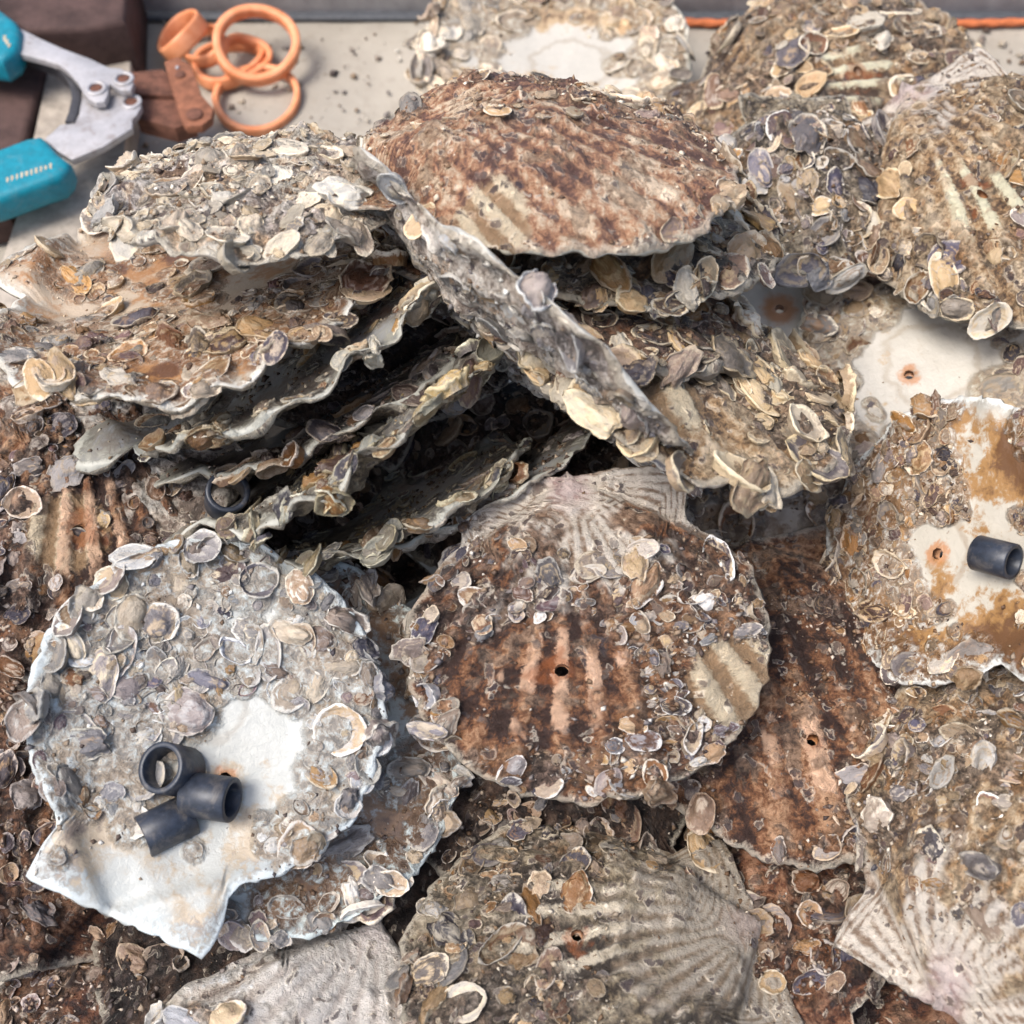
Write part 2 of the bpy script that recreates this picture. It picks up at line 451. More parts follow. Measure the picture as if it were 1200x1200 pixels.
# ------------------------------------------------------------------ scallop valve builder
class Valve:
    def __init__(s, D, depth, seed, nrib=21, rib=.011, crust=.014, wav=.018, ears=(.28, .28), a=.60, bend=0.0, nseg=150):
        s.nseg = nseg
        s.D, s.depth, s.seed, s.nrib, s.rib, s.crust, s.wav, s.ears, s.a, s.bend = D, depth, seed, nrib, rib, crust, wav, ears, a, bend
        s.thm = math.asin(min(.97, .485 / a))
        s.mound = None
        rs = random.Random(seed)
        s.har = [(k, rs.uniform(0, 6.28), rs.uniform(.2, 1) * .016 / (k ** .5)) for k in (2, 3, 4, 5, 7, 9, 13)]
        # outline as polar samples, psi measured from the hinge middle
        P = []
        for sgn, e in ((-1, ears[0]), (1, ears[1])):
            pts = [(x, -a) for x in np.linspace(0.0, e, 10)]
            pts += [(e + .006, -a + .05), (e + .004, -a + .11), (e - .012, -a + .17), (math.sqrt(.25 - (a - .215) ** 2) + .004, -a + .215)]
            pts = [(math.atan2(x, -y), math.hypot(x, y)) for x, y in pts]
            for t in np.linspace(max(math.radians(46), pts[-1][0] + .05), math.pi, 40):
                pts.append((t, .5 * (1 + .035 * math.sin(t) ** 2)))
            P += [(sgn * t, r) for t, r in pts]
        P = sorted(set(P))
        s.pp = np.array([p[0] for p in P]); s.pr = np.array([p[1] for p in P])
    def R(s, psi):
        r = np.interp(psi, s.pp, s.pr)
        disc = sstep(.75, 1.0, np.abs(psi))
        k = 0
        for h, ph, am in s.har:
            k = k + am * np.sin(h * psi + ph)
        cren = .006 * np.cos(psi * s.nrib * 1.1)
        rag = .020 * fbm(np.cos(psi) * 9, np.sin(psi) * 9, s.seed * 1.3, s.seed, 3)
        return r * (1 + disc * (k + cren) + (.25 + .75 * disc) * rag)
    def polar(s, x, y):          # unit coordinates -> (theta from umbo, s, rho)
        v = y + s.a
        th = np.arctan2(x, np.maximum(v, 1e-4))
        tc = np.clip(th, -s.thm, s.thm)
        L = s.a * np.cos(tc) + np.sqrt(np.maximum(.262 - (s.a * np.sin(tc)) ** 2, .004))
        ss = np.hypot(x, v) / L
        psi = np.arctan2(x, -y)
        rho = np.hypot(x, y) / s.R(psi)
        return th, ss, rho, psi
    def mounds(s, x, y):         # cement round each settled oyster
        h = np.zeros_like(x); c = np.zeros_like(x)
        if s.mound is None: return h, c
        for mx, my, mr in s.mound:
            sel = np.abs(x - mx) < 2.2 * mr
            if not sel.any(): continue
            d = np.hypot(x[sel] - mx, y[sel] - my) / mr
            h[sel] = np.maximum(h[sel], .24 * mr * np.exp(-(d / 1.02) ** 4))
            c[sel] = np.maximum(c[sel], 1 - sstep(1.0, 1.7, d))
        return h, c
    def z(s, x, y, side, bare=False):        # unit coordinates, unit height
        zz = s.z0(x, y, side)
        if bare or s.mound is None or side != s.mside: return zz
        m = s.mounds(x, y)[0]
        return zz + (m if side == 'out' else -m)
    def z0(s, x, y, side):
        th, ss, rho, psi = s.polar(x, y)
        sc = np.clip(ss, 0, 1)
        g = np.clip(1 - (np.abs(th) / s.thm) ** 4, 0, 1) ** .8
        f = (1 - sc ** 2.3) * (.30 + .70 * sstep(0, .45, sc))
        z = s.depth * f * g
        body = sstep(s.thm * 1.02, s.thm * .93, np.abs(th))
        ribp = np.cos(th / s.thm * math.pi * s.nrib / 2)
        ribp = np.sign(ribp) * np.abs(ribp) ** .7
        ra = s.rib * (.30 + .70 * sc) * body * sstep(0, .05, sc)
        mw = s.wav * rho ** 5 * fbm(np.cos(psi) * 2.6, np.sin(psi) * 2.6, s.seed * .77, s.seed + 3, 3, .6)
        z = z + mw + s.bend * (x * x - .08) + .012 * vnoise(x * 3, y * 3, s.seed, s.seed)
        if side == 'out':
            n = fbm(x * 9, y * 9, s.seed * 2.1, s.seed + 9, 5, .68)
            n = n + .5 * (.35 - np.abs(vnoise(x * 22, y * 22, s.seed, s.seed + 19)))
            gl = .0022 * vnoise(sc * 34, th * 1.5, s.seed, s.seed)
            return z + ra * ribp + s.crust * (n + .6 * np.abs(n)) + gl
        t = .030 * (1 - np.clip(rho, 0, 1) ** 3) + .009
        n = fbm(x * 7, y * 7, s.seed * 1.1 + 5, s.seed + 31, 3, .5)
        return z - t + .45 * ra * ribp * sstep(.55, 1.0, sc) + .004 * n + s.crust * .5 * n * sstep(.6, 1, rho)
    def build(s, hole=None):
        a = np.concatenate([np.linspace(-.82, .82, 52 if s.nseg < 200 else 90, endpoint=False), np.linspace(.82, 2 * math.pi - .82, s.nseg, endpoint=False)])
        psi = (a + math.pi) % (2 * math.pi) - math.pi
        n = len(psi); NR = 44
        rr = np.linspace(0, 1, NR + 1)[1:] ** .85
        Rp = s.R(psi)
        X = (rr[:, None] * Rp[None] * np.sin(psi)[None]).ravel()
        Y = (-rr[:, None] * Rp[None] * np.cos(psi)[None]).ravel()
        X = np.append(X, 0.0); Y = np.append(Y, 0.0)
        hd = np.full(len(X), 9.0)
        dead = set(); hring = None
        if hole is not None:
            hx, hy = hole[0] / s.D, hole[1] / s.D
            k = int(np.argmin(np.hypot(X[:-1] - hx, Y[:-1] - hy)))
            i, j = divmod(k, n)
            i = min(max(i, 2), NR - 3); k = i * n + j
            hx, hy = X[k], Y[k]
            dx = X - hx; dy = Y - hy; d = np.hypot(dx, dy) + 1e-9
            rh = .20 / s.D; Rw = .85 / s.D
            hd = d * s.D
            ring = [(i - 1, j - 1), (i - 1, j), (i - 1, j + 1), (i, j + 1), (i + 1, j + 1), (i + 1, j), (i + 1, j - 1), (i, j - 1)]
            hring = [p * n + (r % n) for p, r in ring]
            new = np.where(d < Rw, rh + d * (1 - rh / Rw), d)
            # the eight neighbours form the rim of the hole
            X = hx + dx / d * new; Y = hy + dy / d * new
            aa0 = math.atan2(dy[hring[0]], dx[hring[0]])
            sg = 1 if (dx[hring[0]] * dy[hring[2]] - dx[hring[2]] * dy[hring[0]]) > 0 else -1
            for w_, q in enumerate(hring):
                X[q] = hx + rh * math.cos(aa0 + sg * w_ * math.pi / 4); Y[q] = hy + rh * math.sin(aa0 + sg * w_ * math.pi / 4)
            X[k] = hx; Y[k] = hy
            dead = {k}
        zo = s.z(X, Y, 'out'); zi = s.z(X, Y, 'in')
        zi = np.minimum(zi, zo - .004)
        crusted = s.mounds(X, Y)[1]
        N = len(X)
        V = np.concatenate([np.stack([X, Y, zo], 1), np.stack([X, Y, zi], 1)]) * s.D * CM
        # outer edge slightly ragged and layered
        F = []; mi = []
        cen = N - 1
        for side in (0, 1):
            o = side * N
            for j in range(n):
                j2 = (j + 1) % n
                f = (o + cen, o + j, o + j2)
                F.append(f if side == 0 else f[::-1]); mi.append(side)
            for i in range(NR - 1):
                for j in range(n):
                    j2 = (j + 1) % n
                    f = (i * n + j, (i + 1) * n + j, (i + 1) * n + j2, i * n + j2)
                    if dead and any(q in dead for q in f): continue
                    f = tuple(o + q for q in f)
                    F.append(f if side == 0 else f[::-1]); mi.append(side)
        # rim strip with a middle ring that stands out in ragged layers
        b = (NR - 1) * n
        jit = 1 + .006 + .016 * vnoise(np.cos(psi) * 40, np.sin(psi) * 40, s.seed, s.seed + 77)
        xm = X[b:b + n] * jit; ym = Y[b:b + n] * jit
        zm = (zo[b:b + n] + zi[b:b + n]) / 2 - .003
        V = np.concatenate([V, np.stack([xm, ym, zm], 1) * s.D * CM])
        m0 = 2 * N
        for j in range(n):
            j2 = (j + 1) % n
            F.append((b + j, m0 + j, m0 + j2, b + j2)); mi.append(0)
            F.append((m0 + j, N + b + j, N + b + j2, m0 + j2)); mi.append(1)
        if hring:
            for q in range(8):
                p, r = hring[q], hring[(q + 1) % 8]
                F.append((p, r, N + r, N + p)); mi.append(1)
        th, ss, rho, ps = s.polar(X, Y)
        rib = np.cos(th / s.thm * math.pi * s.nrib / 2) * .5 + .5
        co = np.stack([th, ss, rho], 1)
        co = np.concatenate([co, co, co[b:b + n]])
        rib = np.concatenate([rib, rib, rib[b:b + n]])
        hd = np.concatenate([hd, hd, hd[b:b + n]])
        xx = X * s.D; yy = Y * s.D
        big = .5 + .42 * fbm(xx * .32, yy * .32, s.seed, s.seed + 51, 3, .6)
        mid = .5 + .42 * fbm(xx * 1.25, yy * 1.25, s.seed, s.seed + 61, 4, .65)
        band = .5 + .45 * fbm(ss * 17, th * 1.6, s.seed, s.seed + 71, 2, .6) * .5 + .45 * fbm(th * 13, ss * 2.2, s.seed, s.seed + 81, 2, .6) * .5
        gn = np.stack([big, mid, band], 1)
        gn = np.concatenate([gn, gn, gn[b:b + n]])
        scar = np.hypot(X - .07, Y - .03) / .15
        crm = np.zeros(N)
        for mx, my, mr in getattr(s, 'cream', ()):
            crm = np.maximum(crm, 1 - sstep(.45, 1.25, np.hypot(X - mx, Y - my) / mr))
        ex = np.stack([crusted, scar, crm], 1)
        ex = np.concatenate([ex, ex, ex[b:b + n]])
        # the crust grows on one face only
        other = slice(N, 2 * N) if getattr(s, 'mside', 'out') == 'out' else slice(0, N)
        ex[other, 0] = 0
        return V, F, mi, co, rib, hd, gn, ex

# ------------------------------------------------------------------ oyster spat meshes (shared)
def spat_mesh(kind, seed):
    rs = np.random.RandomState(seed)
    n = 28
    a = np.linspace(0, 2 * math.pi, n, endpoint=False)
    R = 1 + .22 * np.cos(a) * rs.uniform(.3, 1.3)
    for h in (2, 3, 4, 5, 7, 9):
        R = R + rs.uniform(-1, 1) * (.20 if kind == 'frill' else .115) / h ** (.5 if kind == 'frill' else .75) * np.sin(h * a + rs.uniform(0, 6))
    frill = sum(rs.uniform(-1, 1) * np.sin(h * a + rs.uniform(0, 6)) / h ** .35 for h in (2, 3, 4, 6, 9)) * {'frill': .12, 'lobe': .08, 'cup': .07, 'closed': .05, 'scale': .03}[kind]
    ecc = -rs.uniform(.25, .6)          # beak lies towards one end
    ox, oy = ecc, rs.uniform(-.15, .15)
    if kind == 'closed':      # shut: low stepped lid with a lifting pale lip
        prof = [(.0, .26), (.14, .27), (.30, .25), (.33, .20), (.50, .21), (.54, .14), (.70, .15), (.75, .09), (.90, .12), (1.0, .16), (1.0, .11), (.93, .05), (.8, -.02), (.72, -.25)]
        rim0 = .66
    elif kind == 'frill':     # grown at a shell edge: crumpled and curling
        prof = [(.0, .46), (.2, .48), (.4, .42), (.55, .33), (.58, .26), (.74, .24), (.8, .15), (.93, .18), (1.0, .24), (1.01, .18), (.92, .07), (.78, -.06), (.7, -.3)]
        rim0 = .68
    elif kind == 'cup':       # lower valve only: open saucer with a turned-up edge
        ox *= .6
        prof = [(.0, .05), (.18, .045), (.38, .05), (.58, .07), (.72, .12), (.84, .20), (.93, .28), (1.0, .32), (1.02, .28), (.96, .18), (.9, .04), (.82, -.25)]
        rim0 = .55
    elif kind == 'scale':     # flat, film-like, cemented down
        prof = [(.0, .10), (.3, .11), (.5, .10), (.7, .09), (.73, .06), (.88, .075), (.96, .09), (1.0, .06), (.98, .01), (.9, -.2)]
        rim0 = .75
    else:                     # 'lobe': knobbly, humped, curling
        prof = [(.0, .46), (.2, .48), (.4, .42), (.55, .33), (.58, .26), (.74, .24), (.8, .15), (.93, .18), (1.0, .24), (1.01, .18), (.92, .07), (.78, -.06), (.7, -.3)]
        rim0 = .68
    V = []; rho = []; gro = []
    last = len(prof) - 1
    top = max(i for i, p in enumerate(prof) if p[0] >= 1.0)
    for i, (p, z) in enumerate(prof):
        if i == 0: continue
        w = sstep(rim0, 1.0, np.array(p)) if i <= top + 1 else 0.0
        wob = 1 + .10 * vnoise(np.cos(a) * 1.7 + i * .3, np.sin(a) * 1.7, seed, seed)
        zz = z + w * (frill + rs.uniform(-.04, .04, n)) + (1 - w) * (.04 if kind == 'frill' else .018) * rs.uniform(-1, 1, n)
        k = (1 - p) if i <= top else 0.0
        rr = p * R * (wob if i < top - 1 else 1) * (1 + rs.uniform(-.03, .03, n))
        x = rr * np.cos(a) + ox * k; y = rr * np.sin(a) + oy * k
        if i >= last - 1:
            zz = np.full(n, z)
        else:
            zz = zz + {'frill': .14, 'lobe': .10, 'cup': .04, 'closed': .05, 'scale': .03}[kind] * fbm(x * 1.5 + seed, y * 1.5, 0, seed, 3, .7)
        g = rs.uniform(0, 1)
        for j in range(n):
            V.append((x[j], y[j], zz[j]))
            rho.append(min(p, 1.0) if i <= top + 1 else 1.0 - .1 * (i - top))
            gro.append(g * .7 + .3 * rs.uniform())
    V.append((ox, oy, prof[0][1])); rho.append(0.0); gro.append(.5)
    F = [(len(V) - 1, j, (j + 1) % n) for j in range(n)]
    for i in range(last - 1):
        for j in range(n):
            F.append((i * n + j, (i + 1) * n + j, (i + 1) * n + (j + 1) % n, i * n + (j + 1) % n))
    me = mesh_from('oyster_spat_' + kind, V, F, M_SPAT)
    at = me.attributes.new('rho', 'FLOAT', 'POINT')
    at.data.foreach_set('value', np.array(rho, np.float32))
    at = me.attributes.new('growth', 'FLOAT', 'POINT')
    at.data.foreach_set('value', np.array(gro, np.float32))
    return me

SPAT = {k: [spat_mesh(k, 100 * i + j) for j in range(9)] for i, k in enumerate(('closed', 'cup', 'scale', 'lobe', 'frill'))}
SPAT_POOL = ['closed'] * 4 + ['cup'] * 6 + ['scale'] * 2 + ['lobe'] * 3 + ['frill'] * 5

OCT = np.array([(1, 0, 0), (-1, 0, 0), (0, 1, 0), (0, -1, 0), (0, 0, 1), (0, 0, -.6)], float)
OCTF = [(0, 2, 4), (2, 1, 4), (1, 3, 4), (3, 0, 4), (2, 0, 5), (1, 2, 5), (3, 1, 5), (0, 3, 5)]

def frame_from(nrm, spin, rs, tilt=0.0, lean=None):
    zc = Vector(nrm).normalized()
    if lean is not None:
        zc = (zc + Vector(lean)).normalized()
    if tilt:
        zc = (zc + Vector((rs.gauss(0, tilt), rs.gauss(0, tilt), rs.gauss(0, tilt)))).normalized()
    t = Vector((math.cos(spin), math.sin(spin), .13))
    xc = (t - zc * t.dot(zc)).normalized()
    yc = zc.cross(xc)
    return Matrix((xc, yc, zc)).transposed()

def scallop(label, px, py, d, D, side, nrm, axis, depth=.14, outer='brown', inner='white', spat=70, size=(.30, .75),
            tint=(1, 1, 1), hole=None, clear=(), keep=(), rimspat=14, backrim=0, crumbs=500, seed=1, pale=0.0, wide=1.0, white=.06, rust=.42, cream=(), **kw):
    """px,py: disc centre seen from the camera at depth d; nrm: normal of the seen face in the frame of that line of sight
    (right, up, towards the viewer); axis: direction umbo -> margin in the same frame."""
    rs = random.Random(seed * 31 + 5)
    P = at_d(px, py, d)
    t = -(ray(px, py)).normalized()
    r = (RIGHT - t * RIGHT.dot(t)).normalized()
    u = t.cross(r)
    def w(v): return r * v[0] + u * v[1] + t * v[2]
    N = w(nrm).normalized()
    if len(axis) == 2:
        az = -(axis[0] * nrm[0] + axis[1] * nrm[1]) / (nrm[2] if abs(nrm[2]) > .05 else .05)
        axis = (axis[0], axis[1], az)
    A = w(axis); A = (A - N * A.dot(N)).normalized()
    Z = N if side == 'out' else -N
    Xa = A.cross(Z).normalized()
    M = Matrix((Xa, A, Z)).transposed().to_4x4()
    root = bpy.data.objects.new('scallop_shell', None)
    root.empty_display_size = .02
    col.objects.link(root)
    M = M @ Matrix.Diagonal((wide, 1, 1, 1))
    M.translation = P * CM
    root.matrix_basis = M
    tag(root, label, 'shell', 'encrusted scallop shells heaped in the tray')
    Mi = M.inverted()
    va = Valve(D, depth, seed, **kw)
    def zz(x, y):
        return float(va.z(np.array([x / D]), np.array([y / D]), side)[0]) * D
    def local(qx, qy):           # where the line of sight through a pixel meets the shell
        o = Mi @ (C0 * CM) / CM
        dr = Mi.to_3x3() @ ray(qx, qy)
        h = 0.0
        for _ in range(4):
            k = (h - o.z) / dr.z
            p = o + dr * k
            x = max(-.55 * D, min(.55 * D, p.x)); y = max(-.6 * D, min(.55 * D, p.y))
            h = zz(x, y)
        return x, y
    hl = local(*hole) if hole else None
    cz = [(*local(q[0], q[1]), q[2] * d * TAN / 600) for q in clear]
    kz = [(*local(q[0], q[1]), q[2] * d * TAN / 600) for q in keep]
    if hl: cz.append((hl[0], hl[1], .75))
    def ok(x, y, rad=0.0):
        for a, b, c in cz:
            if math.hypot(x - a, y - b) < c + rad * .5: return False
        if kz and not any(math.hypot(x - a, y - b) < c for a, b, c in kz): return False
        return True
    def surf(x, y, sd):
        e = .03
        X = np.array([x, x + e * D, x - e * D, x, x]) / D; Y = np.array([y, y, y, y + e * D, y - e * D]) / D
        h = va.z(X, Y, sd) * D
        nv = Vector((-(h[1] - h[2]) / (2 * e * D), -(h[3] - h[4]) / (2 * e * D), 1)).normalized()
        return h[0], (nv if sd == 'out' else -nv)
    def add_spat(x, y, rad, sd, tilt, lean=None, pool=SPAT_POOL, sink=-.19):
        h, nv = surf(x, y, sd)
        k = rs.choice(pool)
        m3 = frame_from(nv, rs.uniform(0, 6.28), rs, tilt, lean)
        sx = rad * rs.uniform(.85, 1.3); sy = rad * rs.uniform(.55, 1.0); sz = rad * rs.uniform(.6, 1.2)
        m4 = (m3 @ Matrix.Diagonal((sx, sy, sz))).to_4x4()
        m4 = Matrix.Diagonal((CM, CM, CM, 1)) @ m4
        m4.translation = Vector((x, y, h + (sink * rad if sd == 'out' else -sink * rad))) * CM
        o = put('oyster_spat', rs.choice(SPAT[k]), root, m4)
        v = rs.choice((.62, .82, 1.0, 1.1, 1.25))
        o.color = (tint[0] * v, tint[1] * v, tint[2] * v, 1 - max(0, min(.9, white + rs.gauss(0, .16))))
    placed = []
    gc = np.random.RandomState(seed + 400)
    nc = spat * 30
    spat = int(spat * 1.85)
    psis = gc.uniform(-math.pi, math.pi, nc); qs = np.sqrt(gc.uniform(0, 1, nc)) * .97
    Rs = va.R(psis) * D * qs
    cxs = Rs * np.sin(psis); cys = -Rs * np.cos(psis)
    nn = vnoise(cxs * .33, cys * .33, 0, seed + 5)
    for i in range(nc):
        if len(placed) >= spat: break
        if abs(psis[i]) < .62 and qs[i] > .7 and rs.random() < .75: continue
        x = float(cxs[i]); y = float(cys[i])
        rad = size[0] * .8 + (size[1] * 1.08 - size[0] * .8) * rs.random() ** 2.5
        if nn[i] < -.2 and rs.random() < .75: continue
        if not ok(x, y, rad): continue
        if any(math.hypot(x - a, y - b) < .36 * (rad + c) for a, b, c in placed): continue
        placed.append((x, y, rad))
    va.mside = side
    va.cream = [(*[v / D for v in local(q[0], q[1])], q[2] * d * TAN / 600 / D) for q in cream]
    va.mound = [(x / D, y / D, r_ / D) for x, y, r_ in placed] or None
    V, F, mi, co, rib, hd, gn, ex = va.build(hl)
    me = mesh_from('scallop_valve', V, F, [outer_mat(outer, seed, pale), inner_mat(inner, seed, rust)], True, mi)
    at = me.attributes.new('shellco', 'FLOAT_VECTOR', 'POINT'); at.data.foreach_set('vector', co.astype(np.float32).ravel())
    at = me.attributes.new('grain', 'FLOAT_VECTOR', 'POINT'); at.data.foreach_set('vector', gn.astype(np.float32).ravel())
    at = me.attributes.new('crusted', 'FLOAT_VECTOR', 'POINT'); at.data.foreach_set('vector', ex.astype(np.float32).ravel())
    at = me.attributes.new('rib', 'FLOAT', 'POINT'); at.data.foreach_set('value', rib.astype(np.float32))
    at = me.attributes.new('hole_dist', 'FLOAT', 'POINT'); at.data.foreach_set('value', hd.astype(np.float32))
    put('valve', me, root)
    for x, y, rad in placed:
        add_spat(x, y, rad, side, .15)
    for sd, cnt in ((side, rimspat), ('in' if side == 'out' else 'out', backrim)):
        for k in range(cnt):
            psi = rs.choice((-1, 1)) * rs.uniform(.8, math.pi)
            R = float(va.R(np.array([psi]))[0]) * D * rs.uniform(.93, 1.0)
            x = R * math.sin(psi); y = -R * math.cos(psi)
            if not ok(x, y): continue
            rad = size[0] + (size[1] - size[0]) * rs.random() ** 1.6
            ln = Vector((math.sin(psi), -math.cos(psi), 0)) * rs.uniform(.1, 1.0)
            add_spat(x, y, rad, sd, .25, ln, sink=0.0, pool=['closed', 'cup', 'cup', 'frill', 'frill'])
    crumbs = int(crumbs * 2.2)
    if crumbs:
        g = np.random.RandomState(seed + 900)
        psi = g.uniform(-math.pi, math.pi, crumbs); q = np.sqrt(g.uniform(0, 1, crumbs)) * 1.0
        R = va.R(psi) * D * q
        x = R * np.sin(psi); y = -R * np.cos(psi)
        m = vnoise(x * .8, y * .8, 0, seed + 6) > -.15
        m &= np.array([ok(a, b) or g.rand() < .06 for a, b in zip(x, y)])
        x = x[m]; y = y[m]; c = len(x)
        h = va.z(x / D, y / D, side) * D
        sg = 1 if side == 'out' else -1
        sz = .03 + .13 * g.uniform(0, 1, c) ** 3
        B = OCT[None] * (1 + .5 * g.uniform(-1, 1, (c, 6, 1)))
        B[:, :, 2] *= g.uniform(.35, 1.0, c)[:, None]
        an = g.uniform(0, 6.28, c); ca, sa = np.cos(an)[:, None], np.sin(an)[:, None]
        bx = B[:, :, 0] * ca - B[:, :, 1] * sa * .7; by = B[:, :, 0] * sa + B[:, :, 1] * ca * .7
        V = np.stack([x[:, None] + bx * sz[:, None], y[:, None] + by * sz[:, None], h[:, None] + sg * (B[:, :, 2] * sz[:, None] + .01)], 2).reshape(-1, 3) * CM
        F = [tuple(6 * i + k for k in (f if sg > 0 else f[::-1])) for i in range(c) for f in OCTF]
        cm = mesh_from('crumb_crust', V, F, M_CRUMB, True)
        at = cm.attributes.new('rnd', 'FLOAT', 'POINT'); at.data.foreach_set('value', np.repeat(g.uniform(0, 1, c), 6).astype(np.float32))
        o = put('crumb_crust', cm, root); o.color = (*tint, 1)
        tag(o, kind='stuff')
    return root, va, M

COOL = (1.25, 1.32, 1.42)
WARM = (1.05, .95, .82)
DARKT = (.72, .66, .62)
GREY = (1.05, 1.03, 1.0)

# ------------------------------------------------------------------ the heap of shells
# front left: the pale shell lying inside-up with three tube pieces on it, and its neighbours
S1 = scallop('large pale bluish scallop shell, inside up, carrying three black tube pieces', 247, 832, 39.2, 10.8, 'in', (-.06, .06, 1), (.42, .9),
        depth=.10, outer='greyblue', inner='blue', spat=120, size=(.30, .78), tint=(1.02, 1.08, 1.16), white=.22, hole=(262, 911), clear=[(325, 915, 34), (300, 872, 56), (240, 935, 55), (170, 1050, 60), (215, 1100, 60), (270, 1010, 34), (110, 1040, 35)],
        rimspat=22, crumbs=260, seed=11, ears=(.30, .24), a=.62, wav=.02)
scallop('shell with brown inside and blue-green rim, tucked behind the pale shell with the tubes', 334, 868, 41.0, 12.0, 'in', (.10, .04, .99), (.97, .15), ears=(.2, .2),
        depth=.09, outer='greyblue', inner='bluebrown', spat=90, size=(.32, .8), tint=(1.08, 1.1, 1.14), white=.35, rimspat=40, backrim=14, seed=12, wav=.03, clear=[(430, 760, 35)])
# centre
scallop('reddish brown ribbed shell with pale straight hinge, in the middle of the heap', 690, 758, 40.2, 9.7, 'out', (.04, .17, .985), (.12, -.99), pale=.34, cream=[(865, 800, 62)], a=.60, wide=1.2, nrib=30,
        depth=.12, outer='brown', inner='white', spat=110, size=(.22, .60), tint=(1.02, 1.02, 1.04), hole=(658, 786), clear=[(655, 800, 72), (860, 800, 45), (575, 575, 50), (660, 590, 62), (755, 590, 50), (560, 790, 36)],
        rimspat=10, seed=13, ears=(.33, .33), rib=.013, crumbs=700)
scallop('dark rust-brown shell with orange-edged drill hole, right of the middle ribbed shell', 932, 825, 43.2, 11.2, 'out', (.15, .38, .91), (.25, -.95),
        depth=.15, outer='brown', inner='dim', spat=42, size=(.24, .62), tint=(.95, .85, .78), hole=(953, 866), clear=[(955, 870, 45), (900, 930, 60), (1000, 800, 30)], rimspat=12, seed=14, crumbs=900)
scallop('round shell with amber stained inside and white rim, holding a black tube piece', 1102, 632, 41.4, 9.5, 'in', (-.58, .18, .79), (-.85, .45),
        depth=.08, outer='beige', inner='amber', spat=110, size=(.28, .65), tint=WARM, hole=(1100, 646), clear=[(1115, 655, 46), (1170, 560, 42), (1150, 510, 36), (1165, 652, 40)], rimspat=8, seed=15, wav=.02)
# bottom right
scallop('tan shell with pink-tinged fan of ribs at the bottom right corner', 1219, 944, 38.2, 11.5, 'out', (-.12, .3, .95), (.5, .87), pale=.25,
        depth=.16, outer='beige', inner='white', spat=130, size=(.26, .70), tint=GREY, clear=[(1100, 1150, 62), (1010, 1075, 55)], rimspat=26, seed=16, ears=(.31, .31), rib=.014, crumbs=900)
scallop('grey crusted shell at the right edge, between the amber shell and the bottom right shell', 1278, 778, 42.4, 10.4, 'out', (-.2, .3, .93), (.4, -.9),
        depth=.15, outer='olive', inner='white', spat=80, size=(.3, .75), tint=GREY, rimspat=20, seed=17)
# bottom
scallop('olive grey shell with worn ribs and right-hand ear, bottom middle of the picture', 672, 1150, 39.0, 10.8, 'out', (.10, .34, .93), (-.95, -.25), pale=.34, nrib=28,
        depth=.17, outer='olive', inner='white', spat=80, size=(.26, .66), tint=(.85, .8, .72), hole=(676, 1094), clear=[(800, 1120, 85), (740, 1040, 36), (850, 1150, 60)], rimspat=12, seed=18, rib=.009, crumbs=600, ears=(.30, .30))
scallop('whitish shell with clean hinge ears at the bottom edge, left of middle', 362, 1312, 37.6, 11.0, 'out', (.02, .3, .95), (-.3, -.95), pale=.5,
        depth=.15, outer='white', inner='white', spat=24, size=(.3, .7), tint=COOL, clear=[(420, 1130, 60), (350, 1160, 70)], rimspat=6, seed=19, rib=.010, ears=(.32, .28), crumbs=250)
scallop('humped top of a tan shell at the bottom edge, before the olive shell', 600, 1335, 36.6, 9.2, 'out', (0, .22, .97), (.2, -.95),
        depth=.17, outer='beige', inner='white', spat=50, size=(.3, .7), tint=GREY, rimspat=8, seed=20, crumbs=300)
scallop('purple brown crusted shell in the bottom left corner', 128, 1300, 39.6, 10.6, 'out', (.05, .3, .95), (-.3, -.95),
        depth=.14, outer='darkbrown', inner='dim', spat=90, size=(.28, .62), tint=(.95, .86, .84), rimspat=18, seed=21, crumbs=900)
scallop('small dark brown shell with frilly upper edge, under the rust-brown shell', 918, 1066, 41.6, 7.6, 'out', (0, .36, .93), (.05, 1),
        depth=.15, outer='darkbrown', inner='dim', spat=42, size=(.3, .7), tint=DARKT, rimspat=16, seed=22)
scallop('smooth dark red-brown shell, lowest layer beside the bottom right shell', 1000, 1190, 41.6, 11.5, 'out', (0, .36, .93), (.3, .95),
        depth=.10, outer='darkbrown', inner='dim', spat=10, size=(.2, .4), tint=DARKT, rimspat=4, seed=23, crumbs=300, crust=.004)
# left
scallop('brown shell with pale rubbed ribs around its hole, at the left edge', 108, 628, 43.6, 11.2, 'out', (-.02, .45, .89), (.1, -1), cream=[(80, 622, 55)],
        depth=.15, outer='brown', inner='dim', spat=100, size=(.28, .68), tint=(.9, .85, .86), hole=(93, 622), clear=[(90, 622, 52), (60, 640, 30)], rimspat=16, seed=24, nrib=30, rib=.015, crumbs=800)
scallop('wet red-brown shell at the left edge, partly under the pale shell with the tubes', 10, 905, 42.6, 11.2, 'out', (.1, .25, .96), (-.2, 1),
        depth=.12, outer='darkbrown', inner='dim', spat=120, size=(.24, .6), tint=(.95, .85, .82), rimspat=12, seed=25, crumbs=900)
